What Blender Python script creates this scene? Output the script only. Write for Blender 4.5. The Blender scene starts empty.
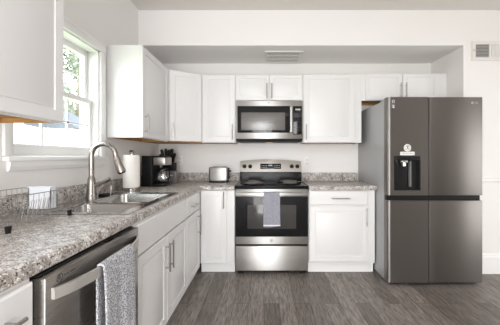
import bpy, bmesh, math, random
from mathutils import Vector, Matrix
random.seed(7)
PI = math.pi
S = bpy.context.scene
C = S.collection

# ------------------------------------------------------------------ camera, world, lights, exposure
CAMZ = 1.205
FPX = 265.0
cam_d = bpy.data.cameras.new('camera'); cam = bpy.data.objects.new('camera', cam_d); C.objects.link(cam)
cam.location = (0, 0, CAMZ); cam.rotation_euler = (PI/2, 0, 0)
cam_d.sensor_width = 36.0; cam_d.lens = FPX/500*36.0
cam_d.shift_x = -14/500; cam_d.shift_y = -5.5/500
cam_d.clip_start = 0.02; cam_d.clip_end = 200
S.camera = cam

w = bpy.data.worlds.new('sky'); S.world = w; w.use_nodes = True
bg = w.node_tree.nodes['Background']; bg.inputs[0].default_value = (0.80, 0.90, 1.0, 1); bg.inputs[1].default_value = 8.0

def light(name, kind, loc, rot, energy, color=(1, 1, 1), **kw):
    d = bpy.data.lights.new(name, kind); d.energy = energy; d.color = color
    for k, v in kw.items(): setattr(d, k, v)
    o = bpy.data.objects.new(name, d); C.objects.link(o); o.location = loc; o.rotation_euler = rot
    return o
light('sun', 'SUN', (-6, -3, 6), Vector((.80, .50, -.30)).to_track_quat('-Z', 'Y').to_euler(), 4.0, (1, .98, .95), angle=.8)
light('ceiling_fill_light', 'AREA', (0.6, -0.9, 2.70), (0, 0, 0), 24, (1, .99, .98), shape='RECTANGLE', size=2.6, size_y=2.2)  # added overhead fill behind the viewer; no fixture is modelled there
light('rear_fill_light', 'AREA', (-0.2, -2.20, 1.05), (PI/2, 0, 0), 108, (1, .996, .99), shape='RECTANGLE', size=2.1, size_y=2.0)  # added fill standing inside the rear wall, wider than its door openings
light('side_fill_light', 'AREA', (3.6, 1.40, 1.0), (0, PI/2, 0), 17, (1, 1, 1), shape='RECTANGLE', size=1.6, size_y=1.2)  # added fill at the solid side wall, to brighten the left run
light('hood_lamp', 'AREA', (0.06, 3.13, 1.385), (0, 0, 0), 0.22, (1, .80, .58), shape='RECTANGLE', size=.10, size_y=.05)
vs = S.view_settings
vs.view_transform = 'Standard'; vs.look = 'None'; vs.exposure = 0.10; vs.gamma = 1.0; vs.use_curve_mapping = False

# ------------------------------------------------------------------ materials
def srgb(r, g, b):
    def f(c):
        c /= 255.0
        return c/12.92 if c <= .04045 else ((c+.055)/1.055)**2.4
    return (f(r), f(g), f(b), 1)
class N:
    def __init__(s, name):
        s.m = bpy.data.materials.new(name); s.m.use_nodes = True
        s.t = s.m.node_tree; s.b = s.t.nodes['Principled BSDF']
    def n(s, t, **kw):
        x = s.t.nodes.new(t)
        for k, v in kw.items():
            if isinstance(k, str) and hasattr(x, k): setattr(x, k, v)
            else: x.inputs[k].default_value = v
        return x
    def l(s, a, ao, b, bi): s.t.links.new(a.outputs[ao], b.inputs[bi])
    def coords(s, scale=(1, 1, 1), rot=(0, 0, 0)):
        tc = s.n('ShaderNodeTexCoord'); mp = s.n('ShaderNodeMapping')
        mp.inputs['Scale'].default_value = scale; mp.inputs['Rotation'].default_value = rot
        s.l(tc, 'Object', mp, 'Vector'); return mp
    def ramp(s, stops):
        r = s.n('ShaderNodeValToRGB'); e = r.color_ramp.elements
        e[0].position, e[0].color = stops[0]; e[1].position, e[1].color = stops[-1]
        for p, c in stops[1:-1]:
            k = e.new(p); k.color = c
        return r
    def bump(s, node, out, strength, dist=.002):
        b = s.n('ShaderNodeBump'); b.inputs['Strength'].default_value = strength; b.inputs['Distance'].default_value = dist
        s.l(node, out, b, 'Height'); s.l(b, 'Normal', s.b, 'Normal')
def plain(name, col, rough=.5, metal=0, noise=0, nscale=30, **kw):
    m = N(name); m.b.inputs['Base Color'].default_value = col
    m.b.inputs['Roughness'].default_value = rough; m.b.inputs['Metallic'].default_value = metal
    for k, v in kw.items(): m.b.inputs[k].default_value = v
    if noise:
        mp = m.coords(); t = m.n('ShaderNodeTexNoise'); t.inputs['Scale'].default_value = nscale
        m.l(mp, 'Vector', t, 'Vector'); m.bump(t, 'Fac', noise)
    return m.m
def brushed(name, col, rough=.3, scale=(2, 2, 160), amt=.10, metal=1.0, aniso=0):
    m = N(name); mp = m.coords(scale); t = m.n('ShaderNodeTexNoise'); t.inputs['Scale'].default_value = 4; t.inputs['Detail'].default_value = 3
    m.l(mp, 'Vector', t, 'Vector')
    a = tuple(c*(1-amt) for c in col[:3])+(1,); b = tuple(min(1, c*(1+amt)) for c in col[:3])+(1,)
    r = m.ramp([(.3, a), (.7, b)]); m.l(t, 'Fac', r, 'Fac'); m.l(r, 'Color', m.b, 'Base Color')
    rr = m.ramp([(.3, (rough*.85,)*3+(1,)), (.7, (rough*1.15,)*3+(1,))]); m.l(t, 'Fac', rr, 'Fac'); m.l(rr, 'Color', m.b, 'Roughness')
    m.b.inputs['Metallic'].default_value = metal
    if aniso:
        m.b.inputs['Anisotropic'].default_value = aniso; m.b.inputs['Anisotropic Rotation'].default_value = .25
        tg = m.n('ShaderNodeTangent'); tg.direction_type = 'RADIAL'; tg.axis = 'Z'; m.l(tg, 'Tangent', m.b, 'Tangent')
    return m.m
def granite():
    m = N('speckled_stone')
    mp = m.coords()
    n1 = m.n('ShaderNodeTexNoise'); n1.inputs['Scale'].default_value = 26; n1.inputs['Detail'].default_value = 4
    n2 = m.n('ShaderNodeTexNoise'); n2.inputs['Scale'].default_value = 120; n2.inputs['Detail'].default_value = 3; n2.inputs['Roughness'].default_value = .65
    n3 = m.n('ShaderNodeTexNoise'); n3.inputs['Scale'].default_value = 130; n3.inputs['Detail'].default_value = 2
    for x in (n1, n2, n3): m.l(mp, 'Vector', x, 'Vector')
    r1 = m.ramp([(.34, srgb(138, 129, 123)), (.50, srgb(178, 171, 165)), (.66, srgb(214, 209, 205))]); m.l(n1, 'Fac', r1, 'Fac')
    r2 = m.ramp([(.41, (1, 1, 1, 1)), (.46, (0, 0, 0, 1))]); m.l(n2, 'Fac', r2, 'Fac')
    r3 = m.ramp([(.58, (0, 0, 0, 1)), (.66, (1, 1, 1, 1))]); m.l(n3, 'Fac', r3, 'Fac')
    mx = m.n('ShaderNodeMixRGB'); mx.inputs['Color2'].default_value = srgb(70, 60, 56); m.l(r2, 'Color', mx, 'Fac'); m.l(r1, 'Color', mx, 'Color1')
    mx2 = m.n('ShaderNodeMixRGB'); mx2.inputs['Color2'].default_value = srgb(240, 237, 232); m.l(r3, 'Color', mx2, 'Fac'); m.l(mx, 'Color', mx2, 'Color1')
    m.l(mx2, 'Color', m.b, 'Base Color'); m.b.inputs['Roughness'].default_value = .38; m.b.inputs['Specular IOR Level'].default_value = .3
    return m.m
def floor_mat():
    m = N('wood_plank_floor')
    mp = m.coords(rot=(0, 0, PI/2))
    br = m.n('ShaderNodeTexBrick'); br.offset = .37; br.offset_frequency = 2
    br.inputs['Scale'].default_value = 1; br.inputs['Brick Width'].default_value = .92; br.inputs['Row Height'].default_value = .125
    br.inputs['Mortar Size'].default_value = .0016; br.inputs['Mortar Smooth'].default_value = .2; br.inputs['Bias'].default_value = 0
    br.inputs['Color1'].default_value = (0, 0, 0, 1); br.inputs['Color2'].default_value = (1, 1, 1, 1); br.inputs['Mortar'].default_value = (.4, .4, .4, 1)
    m.l(mp, 'Vector', br, 'Vector')
    tone = m.ramp([(0, srgb(104, 96, 90)), (.5, srgb(119, 111, 105)), (1, srgb(136, 128, 122))]); m.l(br, 'Color', tone, 'Fac')
    mp2 = m.coords((42, 4.5, 42)); g = m.n('ShaderNodeTexNoise'); g.inputs['Scale'].default_value = 2.2; g.inputs['Detail'].default_value = 6; g.inputs['Distortion'].default_value = .6
    # shift the grain from plank to plank
    ad = m.n('ShaderNodeVectorMath'); ad.operation = 'MULTIPLY_ADD'; ad.inputs[1].default_value = (9, 7, 5)
    m.l(br, 'Color', ad, 0); m.l(mp2, 'Vector', ad, 2); m.l(ad, 'Vector', g, 'Vector')
    gr = m.ramp([(.33, (.50, .49, .48, 1)), (.5, (.95, .95, .95, 1)), (.68, (1.4, 1.39, 1.38, 1))]); m.l(g, 'Fac', gr, 'Fac')
    mu = m.n('ShaderNodeMixRGB', blend_type='MULTIPLY'); mu.inputs['Fac'].default_value = 1
    m.l(tone, 'Color', mu, 'Color1'); m.l(gr, 'Color', mu, 'Color2')
    mo = m.n('ShaderNodeMixRGB'); mo.inputs['Color2'].default_value = srgb(58, 51, 48)
    m.l(br, 'Fac', mo, 'Fac'); m.l(mu, 'Color', mo, 'Color1'); m.l(mo, 'Color', m.b, 'Base Color')
    m.b.inputs['Roughness'].default_value = .42
    m.bump(g, 'Fac', .12, .001)
    return m.m
def cloth_mat(name, c1, c2, scale):
    m = N(name); mp = m.coords((scale, scale, scale)); v = m.n('ShaderNodeTexVoronoi'); v.inputs['Scale'].default_value = 1
    m.l(mp, 'Vector', v, 'Vector')
    r = m.ramp([(.15, c2), (.6, c1)]); m.l(v, 'Distance', r, 'Fac'); m.l(r, 'Color', m.b, 'Base Color')
    m.b.inputs['Roughness'].default_value = .95; m.bump(v, 'Distance', .9, .004)
    return m.m
def wood(name, c1, c2, scale=(3, 3, 40)):
    m = N(name); mp = m.coords(scale); t = m.n('ShaderNodeTexNoise'); t.inputs['Scale'].default_value = 2; t.inputs['Detail'].default_value = 5
    m.l(mp, 'Vector', t, 'Vector'); r = m.ramp([(.3, c1), (.7, c2)]); m.l(t, 'Fac', r, 'Fac'); m.l(r, 'Color', m.b, 'Base Color')
    m.b.inputs['Roughness'].default_value = .6
    return m.m
def glass_mat(name, tint=(1, 1, 1, 1), refl=.08):
    m = N(name); t = m.t
    tr = m.n('ShaderNodeBsdfTransparent'); tr.inputs['Color'].default_value = tint
    gl = m.n('ShaderNodeBsdfGlossy'); gl.inputs['Roughness'].default_value = .02
    mx = m.n('ShaderNodeMixShader'); mx.inputs['Fac'].default_value = refl
    m.l(tr, 'BSDF', mx, 1); m.l(gl, 'BSDF', mx, 2)
    t.links.new(mx.outputs[0], t.nodes['Material Output'].inputs['Surface'])
    return m.m
def emit(name, col, st):
    m = N(name); m.b.inputs['Base Color'].default_value = (0, 0, 0, 1); m.b.inputs['Emission Color'].default_value = col; m.b.inputs['Emission Strength'].default_value = st
    return m.m
def leaf_mat():
    m = N('leaves'); mp = m.coords(); t = m.n('ShaderNodeTexNoise'); t.inputs['Scale'].default_value = 3.0
    m.l(mp, 'Vector', t, 'Vector'); r = m.ramp([(.35, srgb(84, 92, 74)), (.5, srgb(106, 112, 92)), (.65, srgb(140, 138, 108))]); m.l(t, 'Fac', r, 'Fac'); m.l(r, 'Color', m.b, 'Base Color')
    m.b.inputs['Roughness'].default_value = .7
    return m.m

M = dict(
    wall=plain('wall_paint', srgb(235, 232.5, 230), .85, noise=.05, nscale=220),
    ceil=plain('ceiling_paint', srgb(222, 217, 213), .9, noise=.08, nscale=160),
    trim=plain('trim_paint', srgb(240, 239, 237), .45, noise=.01, nscale=60),
    cab=plain('cabinet_paint', srgb(228, 227, 226), .38, noise=.012, nscale=70),
    nickel=brushed('satin_nickel', srgb(176, 172, 168), .32, (60, 60, 3)),
    wire=plain('steel_wire', srgb(160, 158, 156), .35, .9, noise=.01),
    faucet=brushed('brushed_nickel', srgb(156, 150, 145), .27, (3, 3, 3), .03),
    steel=brushed('stainless_steel', srgb(200, 198, 195), .46, (1.5, 1.5, 220), .05, 1.0, .9),
    steel_back=brushed('backguard_steel', srgb(172, 168, 163), .40, (1.5, 1.5, 220), .05, 1.0, .6),
    steel_handle=brushed('handle_steel', srgb(205, 202, 198), .48, (3, 3, 3), .02),
    steel_dw=brushed('dark_stainless_steel', srgb(160, 155, 150), .30, (1.5, 1.5, 220), .05, 1.0, .5),
    sink=brushed('sink_steel', srgb(190, 188, 186), .24, (4, 4, 4), .02),
    chrome=plain('chrome', srgb(215, 213, 210), .12, 1.0, noise=.004, nscale=10),
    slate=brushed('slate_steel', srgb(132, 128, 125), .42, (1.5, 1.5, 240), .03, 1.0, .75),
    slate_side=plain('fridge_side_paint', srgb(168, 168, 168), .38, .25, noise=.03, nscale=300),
    blackglass=plain('black_glass', (.010, .010, .011, 1), .06, noise=.002, nscale=5, **{'Specular IOR Level': .35}),
    black=plain('black_plastic', (.009, .009, .009, 1), .42, noise=.02, nscale=90, **{'Specular IOR Level': .22}),
    enamel=plain('black_enamel', (.009, .009, .010, 1), .14, noise=.004, nscale=20, **{'Specular IOR Level': .12}),
    dark=plain('dark_cavity', (.02, .02, .02, 1), .7, noise=.02),
    coil=plain('burner_coil', srgb(150, 146, 142), .30, .9, noise=.05),
    ovenwin=plain('oven_window', (.055, .052, .050, 1), .10, noise=.003, nscale=8),
    mwwin=plain('microwave_window_mesh', srgb(112, 110, 108), .25, .3, noise=.1, nscale=700),
    granite=granite(), floor=floor_mat(),
    rawwood=wood('raw_wood', srgb(165, 118, 62), srgb(196, 150, 92), (30, 3, 3)),
    paper=plain('paper', srgb(240, 236, 230), .95, noise=.25, nscale=160),
    white=plain('white_plastic', srgb(238, 236, 233), .4, noise=.01),
    grayplastic=plain('pale_grey_plastic', srgb(222, 226, 232), .35, noise=.01),
    smoke=plain('smoked_plastic', srgb(112, 110, 109), .22, noise=.01, nscale=20),
    grey_mark=plain('grey_mark', srgb(190, 188, 185), .4, noise=.01),
    dark_mark=plain('dark_mark', srgb(70, 68, 66), .5, noise=.01),
    towel=cloth_mat('woven_grey_towel', srgb(200, 200, 205), srgb(62, 66, 76), 170),
    towel2=cloth_mat('blue_grey_towel', srgb(165, 165, 175), srgb(95, 95, 108), 200),
    hem=plain('towel_hem', srgb(226, 226, 232), .9, noise=.2, nscale=300),
    glass=glass_mat('window_glass', (1, 1, 1, 1), .05),
    carafe=glass_mat('carafe_glass', (.86, .86, .86, 1), .36),
    display=emit('display_light', srgb(210, 225, 235), .8),
    lamp=emit('hood_lamp_lens', srgb(255, 225, 180), .7),
    vent=plain('vent_paint', srgb(225, 222, 218), .5, noise=.01),
    ventdark=plain('vent_shadow_mesh', srgb(120, 118, 115), .7, noise=.2, nscale=200),
    fence=wood('weathered_fence', srgb(190, 172, 150), srgb(215, 200, 182), (20, 20, 2)),
    grass=plain('lawn', srgb(150, 165, 110), .9, noise=.5, nscale=60),
    leaves=leaf_mat(), bark=wood('bark', srgb(95, 80, 66), srgb(130, 112, 95), (20, 20, 3)),
    siding=plain('pale_siding', srgb(225, 222, 216), .8, noise=.05), roofing=plain('grey_roofing', srgb(66, 71, 78), .8, noise=.3, nscale=40),
)

# ------------------------------------------------------------------ mesh helpers
class B:
    def __init__(s): s.bm = bmesh.new()
    def _merge(s, b2, mtx=None):
        if mtx is not None: b2.transform(mtx)
        me = bpy.data.meshes.new('tmp'); b2.to_mesh(me); b2.free(); s.bm.from_mesh(me); bpy.data.meshes.remove(me)
    def box(s, x0, x1, y0, y1, z0, z1, bev=0, seg=2, mtx=None):
        b = bmesh.new(); bmesh.ops.create_cube(b, size=1)
        b.transform(Matrix.Translation(((x0+x1)/2, (y0+y1)/2, (z0+z1)/2)) @ Matrix.Diagonal((abs(x1-x0), abs(y1-y0), abs(z1-z0), 1)))
        if bev: bmesh.ops.bevel(b, geom=b.edges[:], offset=bev, segments=seg, profile=.5, affect='EDGES')
        s._merge(b, mtx); return s
    def prism(s, poly, a0, a1, axis='z', bev=0):
        """extrude a 2-D polygon: axis z -> (x,y), axis y -> (x,z), axis x -> (y,z)"""
        b = bmesh.new()
        def P(p, a): return {'z': (p[0], p[1], a), 'y': (p[0], a, p[1]), 'x': (a, p[0], p[1])}[axis]
        lo = [b.verts.new(P(p, a0)) for p in poly]; hi = [b.verts.new(P(p, a1)) for p in poly]
        b.faces.new(lo); b.faces.new(hi[::-1]); n = len(poly)
        for i in range(n): b.faces.new((lo[i], hi[i], hi[(i+1) % n], lo[(i+1) % n]))
        bmesh.ops.recalc_face_normals(b, faces=b.faces[:])
        if bev: bmesh.ops.bevel(b, geom=b.edges[:], offset=bev, segments=2, profile=.5, affect='EDGES')
        s._merge(b); return s
    def lathe(s, prof, c=(0, 0, 0), axis='z', seg=28, mtx=None):
        b = bmesh.new(); rings = []
        for r, h in prof:
            if r < 1e-6: rings.append([b.verts.new((0, 0, h))])
            else: rings.append([b.verts.new((r*math.cos(2*PI*k/seg), r*math.sin(2*PI*k/seg), h)) for k in range(seg)])
        for A, D in zip(rings, rings[1:]):
            for k in range(seg):
                q = [A[k % len(A)], A[(k+1) % len(A)], D[(k+1) % len(D)], D[k % len(D)]]
                u = list(dict.fromkeys(q))
                if len(u) >= 3:
                    try: b.faces.new(u)
                    except ValueError: pass
        if len(rings[0]) > 1: b.faces.new(rings[0][::-1])
        if len(rings[-1]) > 1: b.faces.new(rings[-1])
        bmesh.ops.recalc_face_normals(b, faces=b.faces[:])
        R = {'z': Matrix(), 'x': Matrix.Rotation(PI/2, 4, 'Y'), 'y': Matrix.Rotation(PI/2, 4, 'X')}[axis]
        m = Matrix.Translation(c) @ R
        s._merge(b, mtx @ m if mtx else m); return s
    def tube(s, pts, r, seg=8, closed=False):
        pts = [Vector(p) for p in pts]; n = len(pts); b = bmesh.new(); rings = []
        rad = r if isinstance(r, (list, tuple)) else [r]*n
        up = None
        for i, p in enumerate(pts):
            if closed: t = pts[(i+1) % n]-pts[i-1]
            else: t = pts[min(i+1, n-1)]-pts[max(i-1, 0)]
            t.normalize()
            if up is None:
                up = Vector((0, 0, 1)) if abs(t.z) < .9 else Vector((1, 0, 0))
            a = t.cross(up)
            if a.length < 1e-4: a = t.cross(Vector((0, 1, 0)))
            a.normalize(); up = a.cross(t).normalized()
            rings.append([b.verts.new(p+(a*math.cos(2*PI*k/seg)+up*math.sin(2*PI*k/seg))*rad[i]) for k in range(seg)])
        rng = range(n if closed else n-1)
        for i in rng:
            A, D = rings[i], rings[(i+1) % n]
            for k in range(seg): b.faces.new((A[k], A[(k+1) % seg], D[(k+1) % seg], D[k]))
        if not closed: b.faces.new(rings[0][::-1]); b.faces.new(rings[-1])
        bmesh.ops.recalc_face_normals(b, faces=b.faces[:])
        s._merge(b); return s
    def shear(s, y0, z0, k, ymax):
        for v in s.bm.verts:
            if v.co.y < ymax: v.co.y += (v.co.z-z0)*k
        return s
    def panel(s, x0, x1, z0, z1, y, rings):
        """panel facing -y; rings = [(inset, dy)], first ring = back edge"""
        b = bmesh.new(); loops = []
        for ins, dy in rings:
            loops.append([b.verts.new(v) for v in ((x0+ins, y+dy, z0+ins), (x1-ins, y+dy, z0+ins), (x1-ins, y+dy, z1-ins), (x0+ins, y+dy, z1-ins))])
        for A, D in zip(loops, loops[1:]):
            for k in range(4): b.faces.new((A[k], A[(k+1) % 4], D[(k+1) % 4], D[k]))
        b.faces.new(loops[-1]); b.faces.new(loops[0][::-1])
        bmesh.ops.recalc_face_normals(b, faces=b.faces[:])
        s._merge(b); return s

def root_of(o):
    while o.parent: o = o.parent
    return o
def put(name, b, m, parent=None, local=False, smooth=True, mats=None):
    me = bpy.data.meshes.new(name)
    if parent and not local:
        r = root_of(parent)
        fm = Matrix.Translation(r.location) @ r.rotation_euler.to_matrix().to_4x4()
        b.bm.transform(fm.inverted())
    b.bm.to_mesh(me); b.bm.free()
    me.materials.append(M[m] if isinstance(m, str) else m)
    o = bpy.data.objects.new(name, me); C.objects.link(o)
    if parent: o.parent = parent
    if smooth:
        for p in me.polygons: p.use_smooth = True
        try: me.set_sharp_from_angle(angle=math.radians(35))
        except Exception: pass
    return o
def tag(o, label, cat, group=None, kind=None):
    o['label'] = label; o['category'] = cat
    if group: o['group'] = group
    if kind: o['kind'] = kind
    return o
def thing(name, label, cat, loc, rz=0, group=None, kind=None):
    o = bpy.data.objects.new(name, None); C.objects.link(o); o.empty_display_size = .05
    o.location = loc; o.rotation_euler = (0, 0, rz)
    return tag(o, label, cat, group, kind)
def struct(name, b, m, label=None, cat=None):
    o = put(name, b, m, smooth=False); o['kind'] = 'structure'
    if label: o['label'] = label; o['category'] = cat
    return o
def px(x, y, Y): return ((x-264)*Y/FPX, Y, CAMZ-(y-157)*Y/FPX)
def arc(c, r, a0, a1, n, plane='xz'):
    out = []
    for i in range(n+1):
        a = a0+(a1-a0)*i/n
        u, v = r*math.cos(a), r*math.sin(a)
        out.append((c[0]+u, c[1], c[2]+v) if plane == 'xz' else (c[0]+u, c[1]+v, c[2]) if plane == 'xy' else (c[0], c[1]+u, c[2]+v))
    return out
def text_mesh(name, s, size, m, parent, mtx):
    cu = bpy.data.curves.new('t', 'FONT'); cu.body = s; cu.size = size; cu.extrude = size*.02; cu.align_x = 'CENTER'; cu.align_y = 'CENTER'
    to = bpy.data.objects.new('t', cu); C.objects.link(to)
    me = bpy.data.meshes.new_from_object(to.evaluated_get(bpy.context.evaluated_depsgraph_get()))
    bpy.data.objects.remove(to)
    me.name = name; me.transform(mtx); me.materials.clear(); me.materials.append(M[m])
    o = bpy.data.objects.new(name, me); C.objects.link(o); o.parent = parent
    return o

# ------------------------------------------------------------------ the room
XL, XR, YB, YW, ZC, ZS = -1.3015, 2.067, 3.28, 2.746, 2.728, 2.361
XFAR, YREAR = 3.7, -2.3
LFX = -.66          # face of the left base run
BFY = 2.74          # face of the back base run
CT, CBZ = .910, .868
WY0, WY1, WZ0, WZ1 = 1.36, 2.09, 1.205, 2.04   # window opening

struct('floor', B().box(XL-.15, XFAR+.15, YREAR-.15, YB+.15, -.06, 0), 'floor', 'grey brown wood plank floor running away from the viewer', 'floor')
struct('ceiling', B().box(XL-.15, XFAR+.15, YREAR-.15, YB+.15, ZC, ZC+.1), 'ceil', 'pale smooth ceiling above the whole kitchen', 'ceiling')
b = B(); x0, x1 = XL-.15, XL
b.box(x0, x1, YREAR, WY0, 0, ZC).box(x0, x1, WY1, YB+.15, 0, ZC).box(x0, x1, WY0, WY1, 0, WZ0).box(x0, x1, WY0, WY1, WZ1, ZC)
struct('wall_left', b, 'wall', 'pale left wall holding the window over the sink', 'wall')
struct('wall_back', B().box(XL, XFAR, YB, YB+.15, 0, ZC), 'wall', 'pale back wall behind the stove and fridge', 'wall')
struct('wall_right', B().box(XR, XFAR, YW, YB, 0, ZC), 'wall', 'plain pale wall to the right of the fridge alcove', 'wall')
struct('bulkhead', B().box(XL, XR, YW, YB, ZS, ZC), 'wall', 'boxed bulkhead running across above the upper cabinets', 'bulkhead')
struct('wall_side', B().box(XFAR, XFAR+.15, YREAR, YB+.15, 0, ZC), 'wall')
# rear wall, behind the viewer, with a pair of glazed door openings
b = B()
for a0, a1 in ((XL-.15, -.42), (-.16, .02), (.26, XFAR+.15)): b.box(a0, a1, YREAR-.15, YREAR, 0, ZC)
b.box(-.42, -.16, YREAR-.15, YREAR, 2.1, ZC).box(.02, .26, YREAR-.15, YREAR, 2.1, ZC)
struct('wall_rear', b, 'wall')
# skirting and chair rail on the right wall
b = B(); b.prism([(YW-.016, 0), (YW, 0), (YW, .205), (YW-.006, .205), (YW-.010, .19), (YW-.010, .178), (YW-.016, .17)], XR-.0, XFAR, 'x')
struct('baseboard_right', b, 'trim', 'tall white baseboard at the foot of the right wall', 'baseboard')
b = B(); b.prism([(YW-.018, .955), (YW, .94), (YW, .99), (YW-.012, .985), (YW-.022, .975)], XR, XFAR, 'x')
struct('trim_1', b, 'trim', 'white chair rail on the right wall beside the fridge', 'chair rail')

# window over the sink
wn = thing('window_1', 'white double hung window above the sink, right of the near upper cabinet', 'window', (XL, (WY0+WY1)/2, WZ0)); wn['kind'] = 'structure'
b = B()   # casing boards and jamb lining
cw = .066
b.box(XL, XL+.018, WY0-.046, WY0, WZ0+.005, WZ1-.001, .003).box(XL, XL+.018, WY1, WY1+cw, WZ0+.005, WZ1-.001, .003).box(XL, XL+.020, WY0-.046, WY1+cw, WZ1, WZ1+cw, .003)
b.box(XL, XL+.024, WY0-.046, WY1+cw, WZ1+cw-.012, WZ1+cw+.004, .003)
b.box(XL-.13, XL, WY0, WY0+.012, WZ0, WZ1).box(XL-.13, XL, WY1-.012, WY1, WZ0, WZ1).box(XL-.13, XL, WY0, WY1, WZ1-.012, WZ1).box(XL-.13, XL, WY0, WY1, WZ0-.001, WZ0+.012)
put('casing', b, 'trim', wn)
b = B(); b.box(XL, XL+.035, WY0-.046, WY1+cw-.01, WZ0-.022, WZ0+.004, .006)
put('sill', b, 'trim', wn)
b = B(); b.prism([(XL, WZ0-.022), (XL+.022, WZ0-.022), (XL+.020, WZ0-.05), (XL+.012, WZ0-.072), (XL, WZ0-.074)], WY0-.020, WY1+cw-.02, 'y'); put('apron', b, 'trim', wn, smooth=False)
zm = 1.63
def sash(x, z0, z1, nm, bot, top):
    b = B(); a, c = WY0+.012, WY1-.012; st = .036
    b.box(x, x+.03, a, a+st, z0, z1, .003).box(x, x+.03, c-st, c, z0, z1, .003).box(x+.0005, x+.0295, a+st-.001, c-st+.001, z0, z0+bot).box(x+.0005, x+.0295, a+st-.001, c-st+.001, z1-top, z1)
    gz0, gz1, ga, gc = z0+bot, z1-top, a+st, c-st
    for k in (1, 2): y = ga+(gc-ga)*k/3; b.box(x+.008, x+.022, y-.006, y+.006, gz0, gz1)
    zz = (gz0+gz1)/2; b.box(x+.008, x+.022, ga, gc, zz-.006, zz+.006)
    s = put(nm, b, 'trim', wn)
    p = B().box(x+.012, x+.018, ga, gc, gz0, gz1); put('pane', p, 'glass', s, smooth=False)
sash(XL-.075, WZ0+.012, zm+.02, 'lower_sash', .06, .036)
sash(XL-.112, zm-.018, WZ1-.012, 'upper_sash', .036, .045)
put('sash_lock', B().box(XL-.075, XL-.05, 1.70, 1.75, zm+.02, zm+.032, .003), 'nickel', wn)

# air vents
vt = thing('ceiling_vent', 'white slatted air vent set in the underside of the bulkhead', 'vent', (.22, 3.07, ZS))
b = B(); X0, X1, Y0, Y1 = .008, .432, 2.885, 3.235
b.box(X0, X1, Y0, Y0+.03, ZS-.010, ZS).box(X0, X1, Y1-.03, Y1, ZS-.010, ZS).box(X0, X0+.03, Y0+.03, Y1-.03, ZS-.010, ZS).box(X1-.03, X1, Y0+.03, Y1-.03, ZS-.010, ZS)
for k in (1, 2): y = Y0+.03+(Y1-Y0-.06)*k/3; b.box(X0+.03, X1-.03, y-.006, y+.006, ZS-.010, ZS)
put('frame', b, 'vent', vt)
put('backing', B().box(X0+.02, X1-.02, Y0+.02, Y1-.02, ZS-.002, ZS-.0005), 'ventdark', vt)
b = B(); k = Y0+.036
while k < Y1-.035:
    b.box(X0+.03, X1-.03, k, k+.006, ZS-.008, ZS-.006, 0, 2, Matrix.Translation((0, k, ZS-.007)) @ Matrix.Rotation(.5, 4, 'X') @ Matrix.Translation((0, -k, -ZS+.007))); k += .0125
put('slats', b, 'vent', vt)
vt = thing('wall_vent', 'white wall air vent with grey louvres high on the right wall', 'vent', (2.31, YW, 2.2))
b = B(); X0, X1, Z0, Z1 = 2.150, 2.485, 2.200, 2.402
b.box(X0, X1, YW-.012, YW, Z0, Z0+.034).box(X0, X1, YW-.012, YW, Z1-.034, Z1)
for a0, a1 in ((X0, X0+.034), (X1-.03, X1), (2.325, 2.345)): b.box(a0, a1, YW-.012, YW, Z0+.034, Z1-.034)
put('frame', b, 'vent', vt)
put('louvre_backing', B().box(X0+.03, 2.33, YW-.003, YW-.001, Z0+.03, Z1-.03), 'ventdark', vt)
b = B()
for k in range(9): z = Z0+.042+k*.0148; b.box(X0+.034, 2.326, YW-.010, YW-.004, z, z+.004)
put('louvres', b, 'grey_mark', vt)
b = B().box(2.34, X1-.02, YW-.004, YW-.001, Z0+.03, Z1-.03)
for k in range(6): x = 2.352+k*.019; b.box(x, x+.007, YW-.010, YW-.003, Z0+.032, Z1-.032)
put('upright_louvres', b, 'vent', vt)
put('lever', B().box(X0+.008, X0+.022, YW-.022, YW-.012, 2.30, 2.312, .002), 'grey_mark', vt)

# ------------------------------------------------------------------ cabinets
DOOR = [(0, .0205), (0, .004), (.004, 0), (.052, 0), (.0535, .008), (.062, .008), (.0635, .0042), (.082, .0008), (.084, 0)]
SMALL = [(0, .0205), (0, .004), (.004, 0), (.040, 0), (.0415, .008), (.049, .008), (.0505, .0042), (.066, .0008), (.068, 0)]
FLAT = [(0, .0205), (0, .006), (.006, 0), (.010, 0)]
def pull_v(x, z0, z1, y=-.0205):
    b = B(); b.tube([(x, y-.030, z0), (x, y-.030, z1)], .0058, 10)
    for z in (z0+.025, z1-.025): b.tube([(x, y-.030, z), (x, y+.001, z)], .0046, 8)
    return b
def pull_h(x0, x1, z, y=-.0205):
    b = B(); b.tube([(x0, y-.030, z), (x1, y-.030, z)], .0058, 10)
    for x in (x0+.025, x1-.025): b.tube([(x, y-.030, z), (x, y+.001, z)], .0046, 8)
    return b
def door(parent, x0, x1, z0, z1, hx=None, hz=None, rings=DOOR, name='door'):
    b = B().panel(x0, x1, z0, z1, -.0205, rings)
    d = put(name, b, 'cab', parent, True)
    if hx is not None:
        if hz[0] == 'h': hb = pull_h(hx[0], hx[1], hz[1])
        else: hb = pull_v(hx, hz[0], hz[1])
        put('handle', hb, 'nickel', d, True)
    return d
def upper_body(t, w, d, h):
    # carcass with a recessed underside of bare wood and a white skirt round its foot
    put('body', B().box(0, w, 0, d, .028, h).box(0, w, 0, .018, 0, .028).box(0, .003, .018, d, .0, .028).box(w-.003, w, .018, d, 0, .028), 'cab', t, True, False)
    b = B().box(.003, .018, .018, d, 0, .026).box(w-.018, w-.003, .018, d, 0, .026).box(.018, w-.018, d-.016, d, 0, .026).box(.018, w-.018, .018, d-.016, .022, .027)
    put('underside', b, 'rawwood', t, True, False)
UZ, UH = 1.366, .764
G = 'white upper cabinets'
# left wall, near
t = thing('upper_cabinet', 'white upper cabinet nearest the viewer, on the left wall before the window', 'cabinet', (-1.01, .66, 1.372), PI/2, G)
upper_body(t, .652, .289, .76); door(t, .003, .651, .004, .756, .04, (.04, .20))
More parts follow.
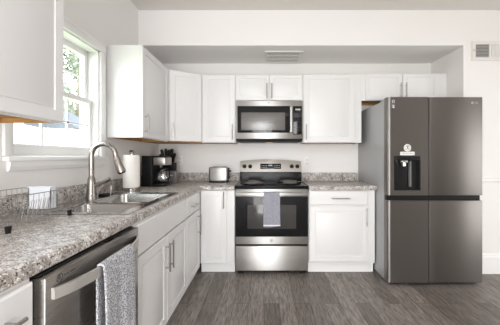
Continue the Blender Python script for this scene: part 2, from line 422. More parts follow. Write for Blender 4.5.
# left wall, beyond the window
t = thing('upper_cabinet', 'white upper cabinet on the left wall just past the window', 'cabinet', (-1.022, 2.185, UZ), PI/2, G)
upper_body(t, .610, .277, UH); door(t, .004, .588, .004, UH-.004, .045, (.03, .205))
# diagonal corner
pA, pB = Vector((-1.010, 2.797)), Vector((-.700, 2.9915)); ang = math.atan2(pB.y-pA.y, pB.x-pA.x); W = (pB-pA).length
t = thing('corner_cabinet', 'white diagonal upper cabinet turned across the corner above the coffee maker', 'cabinet', (pA.x, pA.y, UZ), ang, G)
poly = [(pA.x, pA.y), (pB.x, pB.y), (pB.x, YB-.001), (XL+.001, YB-.001), (XL+.001, pA.y)]
put('body', B().prism(poly, UZ+.012, UZ+UH), 'cab', t, smooth=False)
put('underside', B().prism([(min(p[0], -.7025), p[1]-.001) for p in poly], UZ, UZ+.0115), 'rawwood', t, smooth=False)
door(t, .010, W-.010, .010, UH-.004, .038, (.03, .205))
UY = 2.9915; UD = YB-.001-UY
t = thing('upper_cabinet', 'white single door upper cabinet left of the microwave', 'cabinet', (-.699, UY, UZ), 0, G)
upper_body(t, .380, UD, UH); door(t, .006, .374, .006, UH-.004, .346, (.03, .205))
t = thing('upper_cabinet', 'short white two door upper cabinet above the microwave', 'cabinet', (-.318, UY, 1.836), 0, G)
upper_body(t, .754, UD, UZ+UH-1.836)
hh = UZ+UH-1.836
door(t, .004, .3745, .006, hh-.004, .350, (.02, .19), SMALL); door(t, .3795, .750, .006, hh-.004, .404, (.02, .19), SMALL)
t = thing('upper_cabinet', 'white single door upper cabinet right of the microwave', 'cabinet', (.437, UY, UZ), 0, G)
upper_body(t, .662, UD, UH+.008); door(t, .008, .580, .006, UH+.002, .034, (.03, .205))
t = thing('upper_cabinet', 'short white two door upper cabinet above the fridge', 'cabinet', (1.100, UY, 1.842), 0, G)
hh = UZ+UH+.016-1.842
upper_body(t, .962, UD, hh)
door(t, .044, .448, .006, hh-.004, .424, (.02, .19), SMALL); door(t, .460, .852, .006, hh-.004, .486, (.02, .19), SMALL)

G = 'white base cabinets'
KZ, BH = .108, .867
def base_body(t, w, d, hollow=False, toe=True):
    b = B()
    if hollow:
        b.box(0, .018, .018, d, KZ, BH).box(w-.018, w, .018, d, KZ, BH).box(.018, w-.018, .018, d, KZ, KZ+.018).box(.018, w-.018, d-.012, d, KZ+.018, BH).box(0, w, 0, .018, KZ, .20).box(0, w, 0, .018, .67, BH).box(0, .04, 0, .018, .20, .67).box(w-.04, w, 0, .018, .20, .67)
    else: b.box(0, w, 0, d, KZ, BH)
    put('body', b, 'cab', t, True, False)
    put('kick_board', B().box(0, w, .045, .062, 0, KZ), 'trim', t, True, False)
def left_base(label, y0, y1, hollow=False):
    t = thing('base_cabinet', label, 'cabinet', (LFX, y0, 0), PI/2, G); base_body(t, y1-y0, LFX-XL-.002, hollow); return t
t = left_base('white base cabinet nearest the viewer, left of the dishwasher', .445, .745)
door(t, .004, .293, .700, .858, (.075, .235), ('h', .790), FLAT, 'drawer'); door(t, .004, .293, .112, .690, .06, (.47, .65))
t = left_base('white sink base cabinet with two doors, right of the dishwasher', 1.316, 2.196, True)
door(t, .026, .874, .698, .858, None, None, FLAT, 'false_front')
door(t, .026, .434, .112, .688, .406, (.46, .645)); door(t, .440, .874, .112, .688, .470, (.46, .645))
t = left_base('narrow white base cabinet with one drawer beyond the sink cabinet', 2.199, 2.738)
door(t, .004, .44, .698, .858, (.10, .30), ('h', .768), FLAT, 'drawer'); door(t, .004, .44, .112, .688, .36, (.455, .655))
t = thing('base_cabinet', 'white corner base cabinet with one tall door left of the stove', 'cabinet', (-.657, BFY, 0), 0, G)
base_body(t, .353, YB-BFY-.002); door(t, .006, .275, .112, .860, .245, (.68, .85))
t = thing('base_cabinet', 'white base cabinet with one drawer between stove and fridge', 'cabinet', (.462, BFY, 0), 0, G)
base_body(t, .682, YB-BFY-.002)
door(t, .008, .604, .712, .858, (.225, .415), ('h', .782), FLAT, 'drawer'); door(t, .008, .604, .130, .700, .588, (.50, .685))

# ------------------------------------------------------------------ countertops
SX0, SX1, SY0, SY1 = -1.235, -.705, 1.36, 2.16    # sink cut-out
def nose(front, back, z0=CBZ, z1=CT, r=.014):
    """profile (depth, z) with a rolled front"""
    s = 1 if back > front else -1
    pts = [(back, z0), (front+s*.004, z0), (front, z0+.004)]
    for k in range(7):
        a = PI/2*k/6; pts.append((front+s*r*(1-math.cos(a)), z1-r+r*math.sin(a)))
    pts.append((back, z1)); return pts
EX, EY = -.650, 2.700
ct = thing('countertop', 'speckled stone countertop turning the left corner and carrying the sink', 'countertop', (-1.0, 1.8, CT))
b = B()
b.prism(nose(EX, SX1), .20, EY, 'y')                               # front strip with rolled edge
b.box(XL+.002, SX1, .20, SY0, CBZ, CT).box(XL+.002, SX0, SY0, SY1, CBZ, CT).box(XL+.002, SX1, SY1, EY, CBZ, CT)
b.box(XL+.002, EX, EY, YB-.002, CBZ, CT)
b.prism(nose(EY, YB-.002), EX, -.304, 'x')
put('slab', b, 'granite', ct)
b = B().box(XL+.002, XL+.022, .20, YB-.002, CT, 1.012, .003).box(XL+.022, -.304, YB-.022, YB-.002, CT, 1.012, .003)
put('backsplash', b, 'granite', ct)
ct = thing('countertop', 'short speckled stone countertop between stove and fridge', 'countertop', (.8, 3.0, CT))
put('slab', B().prism(nose(EY, YB-.002), .462, 1.149, 'x'), 'granite', ct)
put('backsplash', B().box(.462, 1.149, YB-.022, YB-.002, CT, 1.012, .003), 'granite', ct)

# ------------------------------------------------------------------ sink
def rrect(x0, x1, y0, y1, r, z, n=5):
    out = []
    for cx, cy, a in ((x1-r, y1-r, 0), (x0+r, y1-r, PI/2), (x0+r, y0+r, PI), (x1-r, y0+r, 3*PI/2)):
        for k in range(n+1): t_ = a+PI/2*k/n; out.append((cx+r*math.cos(t_), cy+r*math.sin(t_), z))
    return out
def basin(x0, x1, y0, y1, ztop, zbot):
    b = B(); bm = b.bm; L = []
    for ins, z, r in ((0, ztop, .045), (.006, ztop-.008, .045), (.014, zbot+.03, .05), (.022, zbot+.010, .055), (.045, zbot, .06)):
        L.append([bm.verts.new(v) for v in rrect(x0+ins, x1-ins, y0+ins, y1-ins, r, z)])
    for A, D in zip(L, L[1:]):
        n = len(A)
        for k in range(n): bm.faces.new((A[k], A[(k+1) % n], D[(k+1) % n], D[k]))
    bm.faces.new(L[-1]); bmesh.ops.recalc_face_normals(bm, faces=bm.faces[:]); bmesh.ops.reverse_faces(bm, faces=bm.faces[:])
    return b
sk = thing('kitchen_sink', 'double bowl stainless steel sink set into the left countertop', 'sink', (-.97, 1.76, CT))
bx0, bx1 = -1.145, -.735
YD = 1.70
b = B(); z0, z1 = CT+.0005, CT+.005
b.box(SX0-.012, bx0+.012, SY0-.012, SY1+.012, z0, z1).box(bx1-.012, SX1+.012, SY0-.012, SY1+.012, z0, z1)
b.box(bx0+.012, bx1-.012, SY0-.012, SY0+.030, z0, z1).box(bx0+.012, bx1-.012, SY1-.030, SY1+.012, z0, z1)
b.box(bx0+.012, bx1-.012, YD-.020, YD+.020, z0-.003, z1-.002)
put('rim', b, 'sink', sk)
for a, c in ((SY0+.022, YD-.012), (YD+.012, SY1-.022)):
    o = put('bowl', basin(bx0, bx1, a, c, CT+.001, .73), 'sink', sk)
    put('drain', B().lathe([(0, .7325), (.040, .7325), (.043, .731), (.043, .7305)], ((bx0+bx1)/2, (a+c)/2, 0)), 'chrome', o)
# faucet
FX, FY = -1.185, 1.82
fc = thing('faucet', 'tall arched brushed nickel faucet standing behind the sink', 'faucet', (FX, FY, CT+.005))
b = B().lathe([(.034, CT+.0055), (.034, CT+.010), (.033, CT+.016), (.030, CT+.06), (.027, 1.01), (.023, 1.055), (.018, 1.07), (0, 1.071)], (FX, FY, 0))
put('base', b, 'faucet', fc)
R = .0835
pts = [(FX, FY, 1.06), (FX, FY, 1.12), (FX, FY, 1.17), (FX, FY, 1.212)]+arc((FX+R, FY, 1.212), R, PI, .10, 16)[1:]+[(-1.012, FY, 1.19)]
put('spout', B().tube(pts, .0165, 14), 'faucet', fc)
sh = put('spray_head', B().tube([(-1.0125, FY, 1.205), (-1.008, FY, 1.185), (-.996, FY, 1.150), (-.982, FY, 1.115), (-.976, FY, 1.099)], [.0175, .020, .0245, .029, .028], 14), 'faucet', fc)
put('nozzle', B().tube([(-.9763, FY, 1.0995), (-.9735, FY, 1.0925)], [.022, .020], 14), 'black', sh)
put('lever', B().tube([(FX+.015, FY+.005, 1.012), (FX+.035, FY+.01, 1.012), (FX+.055, FY+.012, 1.022), (FX+.115, FY+.02, 1.052)], [.014, .014, .012, .015], 10), 'faucet', fc)
# small sponge caddy behind the faucet
sc = thing('sponge_caddy', 'small dark sponge caddy with a steel hoop beside the faucet', 'caddy', (-1.165, 1.95, CT+.005))
put('tray', B().box(-1.20, -1.13, 1.915, 1.985, CT+.006, CT+.026, .006), 'black', sc)
put('hoop', B().tube([(-1.13, 1.95, CT+.010), (-1.124, 1.95, CT+.06), (-1.126, 1.95, CT+.085), (-1.15, 1.95, CT+.087), (-1.195, 1.95, CT+.062)], .0045, 8), 'nickel', sc)

# ------------------------------------------------------------------ dishwasher
dw = thing('dishwasher', 'dark stainless dishwasher under the left countertop', 'dishwasher', (-.95, 1.03, 0))
put('body', B().box(XL+.03, -.668, .754, 1.312, .11, .855).box(XL+.05, -.72, .760, 1.306, 0, .11), 'dark', dw, smooth=False)
DX = -.622
dd = put('door', B().box(-.667, DX, .753, 1.311, .115, .858, .004), 'steel_dw', dw)
put('top_trim', B().box(-.665, -.645, .758, 1.306, .8585, .864, .002), 'black', dw)
bm_pts = []
for k in range(17):
    u = k/16; y = .775+(1.290-.775)*u
    bm_pts.append((y, DX+.012+.050*math.sin(PI*u)**.7 if 0 < u < 1 else DX+.010))
b = B(); poly = [(x, y) for y, x in bm_pts]+[(x-.010, y) for y, x in reversed(bm_pts)]
b.prism(poly, .788, .822, 'z')
put('handle', b, 'steel_handle', dd)
def roundel(name, parent, c, r, facing, mat_ring='dark_mark', mat_face='steel'):
    """small round badge: disc, ring and two interlaced script strokes"""
    b = B(); ring = []
    def P(u, v, d): return (c[0]+d, c[1]+u, c[2]+v) if facing == 'x' else (c[0]+u, c[1]-d, c[2]+v)
    b.tube([P(r*math.cos(2*PI*k/24), r*math.sin(2*PI*k/24), .0008) for k in range(24)], r*.13, 6, True)
    b.tube([P(-.1*r+.42*r*math.cos(a), .1*r+.42*r*math.sin(a), .0008) for a in [1+.5*k for k in range(11)]], r*.09, 5)
    b.tube([P(.25*r+.33*r*math.cos(a), -.1*r+.45*r*math.sin(a), .0008) for a in [.8+.42*k for k in range(11)]], r*.09, 5)
    return put(name, b, mat_ring, parent)
roundel('emblem', dd, (DX, .806, .838), .0115, 'x', 'dark_mark')
for k, ww in enumerate((.010, .007, .012, .009)): put('badge_mark', B().box(DX-.0005, DX+.0006, .824+k*.0135, .824+k*.0135+ww, .836, .840), 'dark_mark', dd)

def towel(name, label, group, path, w0, w1, axis, mat_, amp, th=.006, n=26, flare=0, hem=None):
    """cloth hung over a bar: path = [(out, z)] cross-section, spread along `axis` from w0 to w1"""
    b = B(); bm = b.bm; rows = []
    P = [Vector((p[0], p[1])) for p in path]
    for i, p in enumerate(P):
        row = []
        drop = max(0, (P[len(P)//2].y if False else max(q.y for q in P))-p.y)
        for k in range(n+1):
            u = k/n; wv = w0+(w1-w0)*u+flare*drop*(u-.35)
            o = p.x+amp*min(1, drop*6)*(math.sin(u*9.5+.6)+.5*math.sin(u*21+drop*5))
            zz = p.y-.010*math.sin(u*2.6+1)*min(1, drop*3)
            row.append(bm.verts.new((o, wv, zz) if axis == 'y' else (wv, o, zz)))
        rows.append(row)
    for A, D in zip(rows, rows[1:]):
        for k in range(n): bm.faces.new((A[k], A[k+1], D[k+1], D[k]))
    bmesh.ops.recalc_face_normals(bm, faces=bm.faces[:])
    bm.normal_update()
    geom = bm.faces[:]
    bmesh.ops.solidify(bm, geom=geom, thickness=th)
    root = thing(name, label, 'towel', ((path[0][0], (w0+w1)/2, path[-1][1]) if axis == 'y' else ((w0+w1)/2, path[0][0], path[-1][1])), 0, group)
    put('cloth', b, mat_, root)
    return root
hx = DX+.056; zt = .822
path = [(hx-.022, .50), (hx-.022, .60), (hx-.022, .70), (hx-.021, .79), (hx-.016, zt+.008), (hx-.004, zt+.012), (hx+.010, zt+.004), (hx+.014, .79), (hx+.016, .70), (hx+.018, .62), (hx+.020, .54), (hx+.021, .47), (hx+.021, .42)]
towel('dish_towel', 'grey woven towel draped over the dishwasher handle', None, path, .925, 1.130, 'y', 'towel', .0035, .007, 30, .03)

# ------------------------------------------------------------------ range
rg = thing('electric_range', 'stainless electric range with black oven door and coil burners', 'stove', (.079, 2.99, 0))
X0, X1 = -.2975, .4555
put('body', B().box(X0+.004, X1-.004, 2.745, 3.245, .035, .884).box(X0+.03, X1-.03, 2.80, 3.2, 0, .035), 'black', rg, smooth=False)
ckt = put('cooktop', B().box(X0, X1, 2.700, 3.16, .885, .912, .010, 3), 'enamel', rg)
for cx, cy, r in ((-.115, 2.86, .095), (.275, 2.86, .075), (-.115, 3.05, .075), (.275, 3.05, .095)):
    o = put('burner', B().lathe([(r+.022, .9125), (r+.024, .9165), (r+.018, .9175), (r+.008, .9135), (0, .9130)], (cx, cy, .004), seg=32), 'chrome', rg)
    pts = []
    turns = 4.0 if r > .08 else 3.2
    for k in range(int(turns*22)+1):
        a = 2*PI*k/22; rr = .020+(r-.020)*k/(turns*22); pts.append((cx+rr*math.cos(a), cy+rr*math.sin(a), .933))
    put('coil', B().tube(pts, .007, 6), 'coil', o)
# oven door
dr = put('oven_door', B().box(X0+.004, X1-.004, 2.718, 2.744, .310, .876, .004), 'steel', rg)
put('glass_panel', B().box(X0+.006, X1-.006, 2.714, 2.7185, .388, .800, .002), 'blackglass', dr)
put('oven_window', B().box(-.17, .33, 2.7132, 2.7142, .470, .715, .0003), 'ovenwin', dr)
b = B().box(X0+.012, X1-.012, 2.660, 2.684, .812, .846, .006, 3)
for x in (X0+.04, X1-.06): b.box(x, x+.02, 2.680, 2.719, .818, .840, .003)
put('handle', b, 'steel', dr)
roundel('emblem', dr, (.0775, 2.718, .349), .014, 'y', 'dark_mark')
dw2 = put('drawer', B().box(X0+.006, X1-.006, 2.714, 2.744, .040, .292, .005), 'steel', rg)
for x in (X0+.03, X1-.08): put('foot', B().box(x, x+.05, 2.748, 2.79, 0, .034), 'black', rg)
# backguard with arched top
gx0, gx1 = -.288, .447; gm = (gx0+gx1)/2
top = [(gx1+(gx0-gx1)*k/20, 1.152+.026*(1-(2*k/20-1)**2)) for k in range(21)]
bk = put('backguard', B().prism([(gx0, 1.028), (gx1, 1.028)]+top, 3.168, 3.245, 'y').shear(3.168, 1.028, .30, 3.24), 'steel_back', rg)
put('black_lower_panel', B().box(gx0+.006, gx1-.006, 3.178, 3.245, .913, 1.0275).box(gx0, gx0+.025, 3.165, 3.2, .913, 1.0275, .004).box(gx1-.025, gx1, 3.165, 3.2, .913, 1.0275, .004), 'enamel', rg)
for x in (-.236, -.166, .334, .400):
    k = put('knob', B().lathe([(.024, 0), (.024, .006), (.020, .008), (.018, .024), (.012, .027), (0, .027)], (x, 3.187, 1.092), 'y'), 'black', bk)
    put('grip', B().box(x-.0035, x+.0035, 3.153, 3.161, 1.075, 1.109, .002), 'black', k)
ds = put('display', B().box(-.045, .205, 3.174, 3.179, 1.062, 1.125, .002).shear(0, 1.062, .30, 9), 'blackglass', bk)
def mark(x, z, w_, h_): put('indicator', B().box(x, x+w_, 3.1715, 3.1728, z, z+h_).shear(0, 1.062, .30, 9), 'display', ds, smooth=False)
for k in range(3): mark(.055+k*.016, 1.098, .011, .014)
for r_ in range(2):
    for k in range(4):
        for s_ in (-.030, .125): mark(s_+k*.018, 1.078+r_*.022, .010, .004)
path = [(2.696, .62), (2.696, .70), (2.695, .79), (2.688, .851), (2.672, .8535), (2.656, .851), (2.652, .79), (2.650, .70), (2.649, .60), (2.648, .53), (2.648, .512)]
tw = towel('hand_towel', 'narrow blue grey towel hanging from the oven door handle', None, path, -.004, .158, 'x', 'towel2', .0015, .006, 16, .02)
put('hem_band', B().box(-.006, .163, 2.6412, 2.6455, .516, .528, .001), 'hem', tw)

# ------------------------------------------------------------------ microwave
mw = thing('microwave', 'stainless over the range microwave below the short cabinet', 'microwave', (.06, 3.1, 1.375))
X0, X1 = -.3155, .4335
put('body', B().box(X0, X1, 2.982, 3.275, 1.395, 1.832).box(X0+.02, X1-.02, 3.0, 3.275, 1.376, 1.395), 'black', mw, smooth=False)
fr = put('front', B().box(X0, X1, 2.952, 2.981, 1.408, 1.832, .004), 'steel', mw)
put('black_door', B().box(X0+.020, .288, 2.944, 2.9525, 1.475, 1.772, .003), 'blackglass', fr)
put('window', B().box(X0+.062, .235, 2.9432, 2.9445, 1.503, 1.700, .0005), 'mwwin', fr)
cp = put('control_panel', B().box(.322, X1-.012, 2.946, 2.9525, 1.455, 1.772, .003), 'blackglass', fr)
for r_ in range(6):
    for k in range(3): put('button', B().box(.340+k*.028, .354+k*.028, 2.9452, 2.9462, 1.50+r_*.031, 1.506+r_*.031), 'dark_mark', cp, smooth=False)
put('clock', B().box(.348, .405, 2.9452, 2.9462, 1.725, 1.742), 'grey_mark', cp, smooth=False)
b = B().box(.288, .316, 2.918, 2.934, 1.475, 1.762, .006, 3)
for z in (1.49, 1.735): b.box(.294, .310, 2.932, 2.953, z, z+.015)
put('handle', b, 'steel', fr)
roundel('emblem', fr, (.055, 2.952, 1.806), .007, 'y', 'dark_mark')
put('vent_grille', B().prism([(2.956, 1.404), (2.981, 1.404), (2.995, 1.380), (2.966, 1.392)], X0+.01, X1-.01, 'x'), 'dark', mw)
put('lamp_lens', B().box(.02, .10, 3.10, 3.16, 1.3745, 1.3758), 'lamp', mw)

# ------------------------------------------------------------------ fridge
fg = thing('refrigerator', 'dark grey steel four door fridge filling the right alcove', 'fridge', (1.6, 2.87, 0))
FX0, FX1, FY0 = 1.155, 2.043, 2.477
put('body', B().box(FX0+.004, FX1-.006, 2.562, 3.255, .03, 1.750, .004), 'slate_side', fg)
put('kick_grille', B().box(FX0+.02, FX1-.02, 2.515, 2.60, .012, .0295).box(FX0+.03, FX0+.09, 2.54, 2.6, 0, .013).box(FX1-.09, FX1-.03, 2.54, 2.6, 0, .013), 'black', fg)
put('gasket', B().box(FX0+.012, FX1-.012, 2.550, 2.563, .031, 1.74), 'dark', fg, smooth=False)
put('pocket_handle', B().box(FX0+.004, FX1-.004, 2.505, 2.551, .796, .846), 'black', fg, smooth=False)
SM = 1.5425
ZU0, ZU1, ZL0, ZL1 = .846, 1.766, .030, .797
DX0, DX1, DZ0, DZ1 = 1.215, 1.463, .892, 1.214
b = B(); y0, y1 = FY0, 2.549
rc = .034
def rounded(xe): return [(FX0+rc-rc*math.cos(PI/2*k/8), y0+.022*(1-math.sin(PI/2*k/8))) for k in range(9)]+[(xe, y0), (xe, y1), (FX0, y1)]
b.prism(rounded(DX0), ZU0, ZU1).box(DX1, SM-.005, y0, y1, ZU0, ZU1).box(DX0, DX1, y0, y1, ZU0, DZ0).box(DX0, DX1, y0, y1, DZ1, ZU1)
ld = put('door', b, 'slate', fg)
rd = put('door', B().box(SM+.004, FX1, y0, y1, ZU0, ZU1, .005), 'slate', fg)
put('door', B().prism(rounded(SM-.005), ZL0, ZL1), 'slate', fg)
put('door', B().box(SM+.004, FX1, y0, y1, ZL0, ZL1, .005), 'slate', fg)
b = B().box(DX0+.001, DX1-.001, 2.535, 2.546, DZ0+.001, DZ1-.001)
for a0, a1, c0, c1 in ((DX0+.0005, DX0+.006, DZ0+.0005, DZ1-.0005), (DX1-.012, DX1-.0005, DZ0+.0005, DZ1-.0005), (DX0+.0005, DX1-.0005, DZ0+.0005, DZ0+.010)): b.box(a0, a1, 2.4755, 2.536, c0, c1)
dp = put('dispenser', b, 'blackglass', ld, smooth=False)
put('dispenser_panel', B().box(DX0+.0005, DX1-.0005, 2.474, 2.53, DZ1-.040, DZ1-.0005, .002), 'blackglass', ld)
put('nozzle', B().box(1.29, 1.345, 2.482, 2.512, DZ1-.062, DZ1-.0405, .003).lathe([(.020, 1.120), (.020, 1.152), (0, 1.1525)], (1.318, 2.500, 0)), 'chrome', ld)
put('paddle', B().box(1.375, 1.39, 2.497, 2.53, DZ0+.03, DZ1-.05, .003), 'smoke', ld)
for x in (FX0+.02, FX1-.12): put('hinge_cover', B().box(x, x+.10, 2.565, 2.68, 1.7505, 1.768, .006), 'slate_side', fg)
fm_inv = Matrix.Translation(fg.location).inverted()
rx = fm_inv @ Matrix.Translation((1.985, FY0-.0008, 1.712)) @ Matrix.Rotation(PI/2, 4, 'X')
text_mesh('logo_letters', 'LG', .026, 'grey_mark', rd, rx)
b = B(); cx, cz, rr = 1.948, 1.712, .0115
b.lathe([(rr, 0), (rr, .0008), (0, .0009)], (cx, FY0, cz), 'y')
lo = put('logo', b, 'grey_mark', rd)
b = B().box(cx-.001, cx+.001, FY0-.0014, FY0-.0009, cz-.006, cz+.006).box(cx, cx+.005, FY0-.0014, FY0-.0009, cz-.006, cz-.0045).box(cx-.006, cx-.004, FY0-.0014, FY0-.0009, cz+.002, cz+.004)
put('logo_strokes', b, 'dark_mark', lo, smooth=False)
# round sticker with a banner above the dispenser
mg = thing('fridge_magnet', 'white round magnet with a lettered banner above the fridge dispenser', 'magnet', (1.342, FY0, 1.24))
put('disc', B().lathe([(.034, .0012), (.034, .0030), (0, .0032)], (1.340, FY0, 1.291), 'y'), 'white', mg)
b = B(); y = FY0-.0040
def seg_box(x0, z0, x1, z1, wd): 
    b.tube([(x0, y, z0), (x1, y, z1)], wd, 5)
b.tube([(1.340+.024*math.cos(2*PI*k/20), y+.001, 1.291+.024*math.sin(2*PI*k/20)) for k in range(20)], .0014, 5, True)
seg_box(1.327, 1.304, 1.353, 1.304, .0024); seg_box(1.331, 1.278, 1.340, 1.294, .0028); seg_box(1.349, 1.278, 1.340, 1.294, .0028); seg_box(1.340, 1.294, 1.340, 1.302, .0030)
put('print', b, 'dark_mark', mg)
put('banner', B().box(1.272, 1.406, FY0-.0040, FY0-.0012, 1.222, 1.254, .001), 'white', mg)
b = B()
for k in range(8): b.box(1.281+k*.0150, 1.281+k*.0150+.008+.003*(k % 2), FY0-.0048, FY0-.0041, 1.2295, 1.2465)
put('banner_marks', b, 'grey_mark', mg, smooth=False)
cl = thing('fridge_clip', 'small grey clip magnet at the top left corner of the fridge door', 'magnet', (1.205, FY0, 1.66))
put('plate', B().box(1.190, 1.222, FY0-.006, FY0-.001, 1.655, 1.745, .002), 'smoke', cl)
put('ring', B().tube([(1.206+.011*math.cos(2*PI*k/16), FY0-.009, 1.724+.011*math.sin(2*PI*k/16)) for k in range(16)], .003, 6, True).box(1.197, 1.215, FY0-.010, FY0-.0061, 1.662, 1.69, .002), 'grey_mark', cl)

# ------------------------------------------------------------------ small things on the counter
# paper towel
c = (-1.150, 2.30)
ph = thing('paper_towel_roll', 'upright white paper towel roll on a steel holder', 'paper towel', (c[0], c[1], CT))
b = B().lathe([(.064, CT+.034), (.0670, CT+.037), (.0670, CT+.309), (.064, CT+.312), (.022, CT+.312), (.020, CT+.308), (0, CT+.308)], (c[0], c[1], 0), seg=40)
put('roll', b, 'paper', ph)
put('base', B().lathe([(.050, CT+.0005), (.050, CT+.030), (.046, CT+.0335), (0, CT+.0335)], (c[0], c[1], 0), seg=36), 'chrome', ph)
put('finial', B().lathe([(.008, CT+.312), (.008, CT+.322), (.020, CT+.328), (.023, CT+.340), (.016, CT+.353), (0, CT+.357)], (c[0], c[1], 0)), 'chrome', ph)
# coffee maker
cm = thing('coffee_maker', 'black drip coffee maker with glass carafe beside the paper towels', 'coffee maker', (-1.13, 2.72, CT))
x0, x1, y0, y1 = -1.215, -.985, 2.63, 2.83
put('body', B().box(x0, x0+.105, y0, y1, CT+.0005, 1.218, .006).box(x0+.104, x1, y0, y1, CT+.0005, CT+.030, .006).box(x0+.104, x1-.01, y0+.01, y1-.01, 1.125, 1.218, .006), 'black', cm)
put('steel_band', B().box(x0+.115, x1+.002, y0+.004, y1-.004, 1.122, 1.200, .005), 'nickel', cm)
ccx, ccy = -1.038, 2.73
ca = put('carafe', B().lathe([(.040, CT+.032), (.060, CT+.045), (.069, CT+.085), (.062, CT+.13), (.044, CT+.155), (.044, CT+.165)], (ccx, ccy, 0)), 'carafe', cm)
put('carafe_lid', B().lathe([(.047, CT+.1655), (.047, CT+.178), (.03, CT+.188), (0, CT+.189)], (ccx, ccy, 0)).lathe([(.0455, CT+.15), (.0475, CT+.15), (.0475, CT+.163), (.0455, CT+.163)], (ccx, ccy, 0)), 'black', ca)
put('carafe_handle', B().tube([(ccx+.045, ccy-.02, CT+.160), (ccx+.078, ccy-.045, CT+.150), (ccx+.082, ccy-.048, CT+.09), (ccx+.060, ccy-.03, CT+.06)], .008, 8), 'black', ca)
put('dark_coffee', B().lathe([(0, CT+.034), (.037, CT+.034), (.052, CT+.046), (.053, CT+.055), (0, CT+.055)], (ccx, ccy, 0)), 'black', ca)
# knife block
kb = thing('knife_block', 'black block of black handled knives in the corner behind the coffee maker', 'knife block', (-1.09, 3.05, CT))
b = B().prism([(3.00, CT+.0005), (3.13, CT+.0005), (3.13, 1.09), (3.06, 1.13), (3.00, 1.06)], -1.165, -1.045, 'x', .004)
put('block', b, 'black', kb)
for i, (x, zt_, lean) in enumerate(((-1.150, 1.290, -.02), (-1.125, 1.300, .0), (-1.100, 1.285, .012), (-1.078, 1.295, .02), (-1.060, 1.245, .03), (-1.140, 1.235, -.03), (-1.095, 1.230, .02))):
    y = 3.075 if i < 5 else 3.04
    put('knife_handle', B().tube([(x, y, 1.085), (x+lean*.5, y-.02, 1.19), (x+lean, y-.035, zt_-.02), (x+lean*1.3, y-.04, zt_)], [.013, .0175, .019, .014], 8), 'black', kb)
# grinder
gr = thing('coffee_grinder', 'small smoked grey canister with black lid beside the knives', 'canister', (-1.015, 2.96, CT))
put('jar', B().box(-1.082, -.968, 2.925, 2.995, CT+.0005, CT+.145, .012, 3), 'smoke', gr)
put('lid', B().box(-1.062, -.982, 2.930, 2.990, CT+.1455, CT+.235, .012, 3), 'black', gr)
put('label_patch', B().box(-1.040, -1.005, 2.9242, 2.9248, CT+.085, CT+.097), 'grey_mark', gr, smooth=False)
# toaster
tx0, tx1, ty0, ty1 = -.635, -.415, 3.03, 3.19
ts = thing('toaster', 'small brushed steel toaster against the backsplash left of the stove', 'toaster', (-.525, 3.11, CT))
put('body', B().box(tx0, tx1, ty0, ty1, CT+.014, CT+.180, .022, 4), 'steel', ts)
put('base', B().box(tx0+.006, tx1-.006, ty0+.006, ty1-.006, CT+.0005, CT+.016, .004), 'black', ts)
put('slot', B().box(tx0+.03, tx1-.03, ty0+.045, ty0+.070, CT+.178, CT+.181).box(tx0+.03, tx1-.03, ty1-.070, ty1-.045, CT+.178, CT+.181), 'dark', ts)
put('lever', B().box(tx1-.001, tx1+.030, 3.09, 3.13, CT+.120, CT+.140, .004).box(tx1-.002, tx1+.006, 3.075, 3.145, CT+.04, CT+.165, .003), 'black', ts)
put('dial', B().lathe([(.014, 0), (.012, .016), (0, .016)], (tx1+.004, 3.06, CT+.06), 'x'), 'black', ts)

# dish rack
rk = thing('dish_rack', 'steel wire dish rack on black feet at the near end of the counter', 'dish rack', (-1.095, 1.16, CT))
x0, x1, y0, y1, zb, zt = -1.225, -.985, .92, 1.345, CT+.030, CT+.138
b = B()
def loop(z, g): return [(x0-g, y0-g, z), (x1+g, y0-g, z), (x1+g, y1+g, z), (x0-g, y1+g, z)]
def seg4(z, g, r):
    L = loop(z, g)
    for i in range(4): b.tube([L[i], L[(i+1) % 4]], r, 6)
seg4(zt, .004, .0020); seg4(zb, 0, .0018)
k = y0+.02
while k < y1: 
    b.tube([(x0-.004, k, zt), (x0, k, zb), (x1, k, zb), (x1+.004, k, zt)], .0010, 5); k += .027
k = x0+.025
while k < x1: 
    b.tube([(k, y0-.004, zt), (k, y0, zb), (k, y1, zb), (k, y1+.004, zt)], .0010, 5); k += .036
for k in range(7): 
    y = 1.10+k*.024; b.tube([(-1.020, y, zb), (-1.020, y+.018, zb+.075), (-1.008, y+.018, zb+.075), (-1.008, y+.0, zb)], .0011, 5)
put('wire_frame', b, 'wire', rk)
for fx, fy in ((x1, 1.02), (x1, y1-.003), (x0+.012, y1-.003), (x0+.012, 1.02)):
    put('foot', B().tube([(fx, fy, CT+.0008), (fx, fy, CT+.028)], [.0085, .011], 10), 'black', rk)
ub = thing('utensil_bin', 'pale grey plastic utensil bin hung in the dish rack', 'bin', (-1.12, 1.29, CT+.05))
b = B(); X0, X1, Y0, Y1, Z0, Z1 = -1.124, -1.018, 1.265, 1.300, CT+.046, CT+.152
b.box(X0, X1, Y0, Y0+.003, Z0, Z1).box(X0, X1, Y1-.003, Y1, Z0, Z1).box(X0, X0+.003, Y0, Y1, Z0, Z1).box(X1-.003, X1, Y0, Y1, Z0, Z1).box(X0, X1, Y0, Y1, Z0, Z0+.003)
b.box(X0-.003, X1+.003, Y0-.003, Y0+.002, Z1-.005, Z1+.001)
put('shell', b, 'grayplastic', ub, smooth=False)
put('divider', B().box((X0+X1)/2-.0015, (X0+X1)/2+.0015, Y0+.003, Y1-.003, Z0+.003, Z1-.01), 'grayplastic', ub, smooth=False)

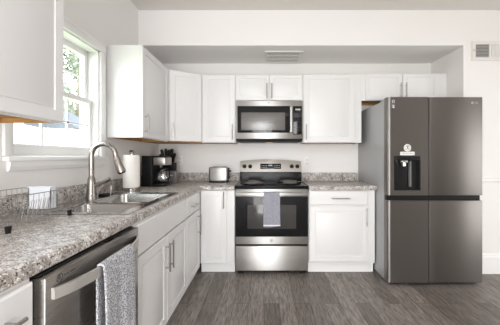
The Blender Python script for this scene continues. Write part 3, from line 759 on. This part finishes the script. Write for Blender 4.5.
# outlets
def outlet(x, z, label):
    t = thing('wall_outlet', label, 'outlet', (x, YB, z), 0, 'wall outlets on the back wall')
    put('plate', B().box(-.036, .036, -.006, -.0005, -.058, .058, .002), 'white', t, True)
    for s_ in (-.022, .022):
        r_ = put('receptacle', B().box(-.017, .017, -.0075, -.006, s_-.014, s_+.014, .0006), 'vent', t, True)
        put('slot', B().box(-.008, -.006, -.0081, -.0076, s_-.004, s_+.005).box(.006, .008, -.0081, -.0076, s_-.004, s_+.005), 'dark_mark', r_, True, False)
outlet(.532, 1.147, 'white wall outlet above the counter right of the stove')
outlet(-1.045, 1.165, 'white wall outlet in the corner behind the knife block')

# ------------------------------------------------------------------ outside the window
struct('ground', B().box(-30, XL-.16, -12, 30, -.5, -.4), 'grass')
fn = thing('garden_fence', 'pale board fence outside the window', 'fence', (-5.2, 7, -.4))
b = B(); y = 1.0
while y < 13:
    b.box(-5.22, -5.20, y, y+.135, -.4, 1.90+.012*math.sin(y*7), .004); y += .145
put('boards', b, 'fence', fn)
put('rails', B().box(-5.20, -5.15, 1, 13, 0, .09).box(-5.20, -5.15, 1, 13, 1.55, 1.64), 'fence', fn)
def tree(x, y, h, r, label, n=2600):
    t = thing('garden_tree', label, 'tree', (x, y, -.4))
    put('trunk', B().tube([(x, y, -.4), (x+.05, y, h*.3), (x-.05, y+.1, h*.6), (x, y, h*.8)], [.16, .13, .09, .04], 10), 'bark', t)
    b = B(); bm = b.bm
    cl = [(random.gauss(0, r*.5), random.gauss(0, r*.5), random.uniform(h*.42, h*1.0), random.uniform(r*.25, r*.5)) for _ in range(16)]
    for _ in range(n):
        c = random.choice(cl)
        v = Vector((random.gauss(0, 1), random.gauss(0, 1), random.gauss(0, 1))).normalized()*c[3]*random.uniform(.6, 1)
        p = Vector((x+c[0], y+c[1], c[2]))+v
        a = Vector((random.gauss(0, 1), random.gauss(0, 1), random.gauss(0, 1))).normalized(); d = a.orthogonal().normalized(); s_ = random.uniform(.06, .13)
        bm.faces.new([bm.verts.new(p+a*s_), bm.verts.new(p+d*s_*.55), bm.verts.new(p-a*s_), bm.verts.new(p-d*s_*.55)])
    put('foliage', b, 'leaves', t, smooth=False)
tree(-8.4, 12.0, 6.4, 1.5, 'leafy green tree seen high through the upper sash of the window')
tree(-13.0, 17.0, 8.2, 2.0, 'paler green tree farther off beyond the fence outside')
sd = thing('garden_shed', 'pale shed with a grey roof behind the fence outside', 'shed', (-6.6, 8.7, -.4))
put('walls', B().box(-7.4, -6.0, 8.3, 9.1, -.4, 2.1), 'siding', sd, smooth=False)
put('roof', B().prism([(-7.6, 2.1), (-5.8, 2.1), (-5.9, 2.2), (-6.7, 2.75), (-7.5, 2.2)], 8.2, 9.2, 'y'), 'roofing', sd, smooth=False)
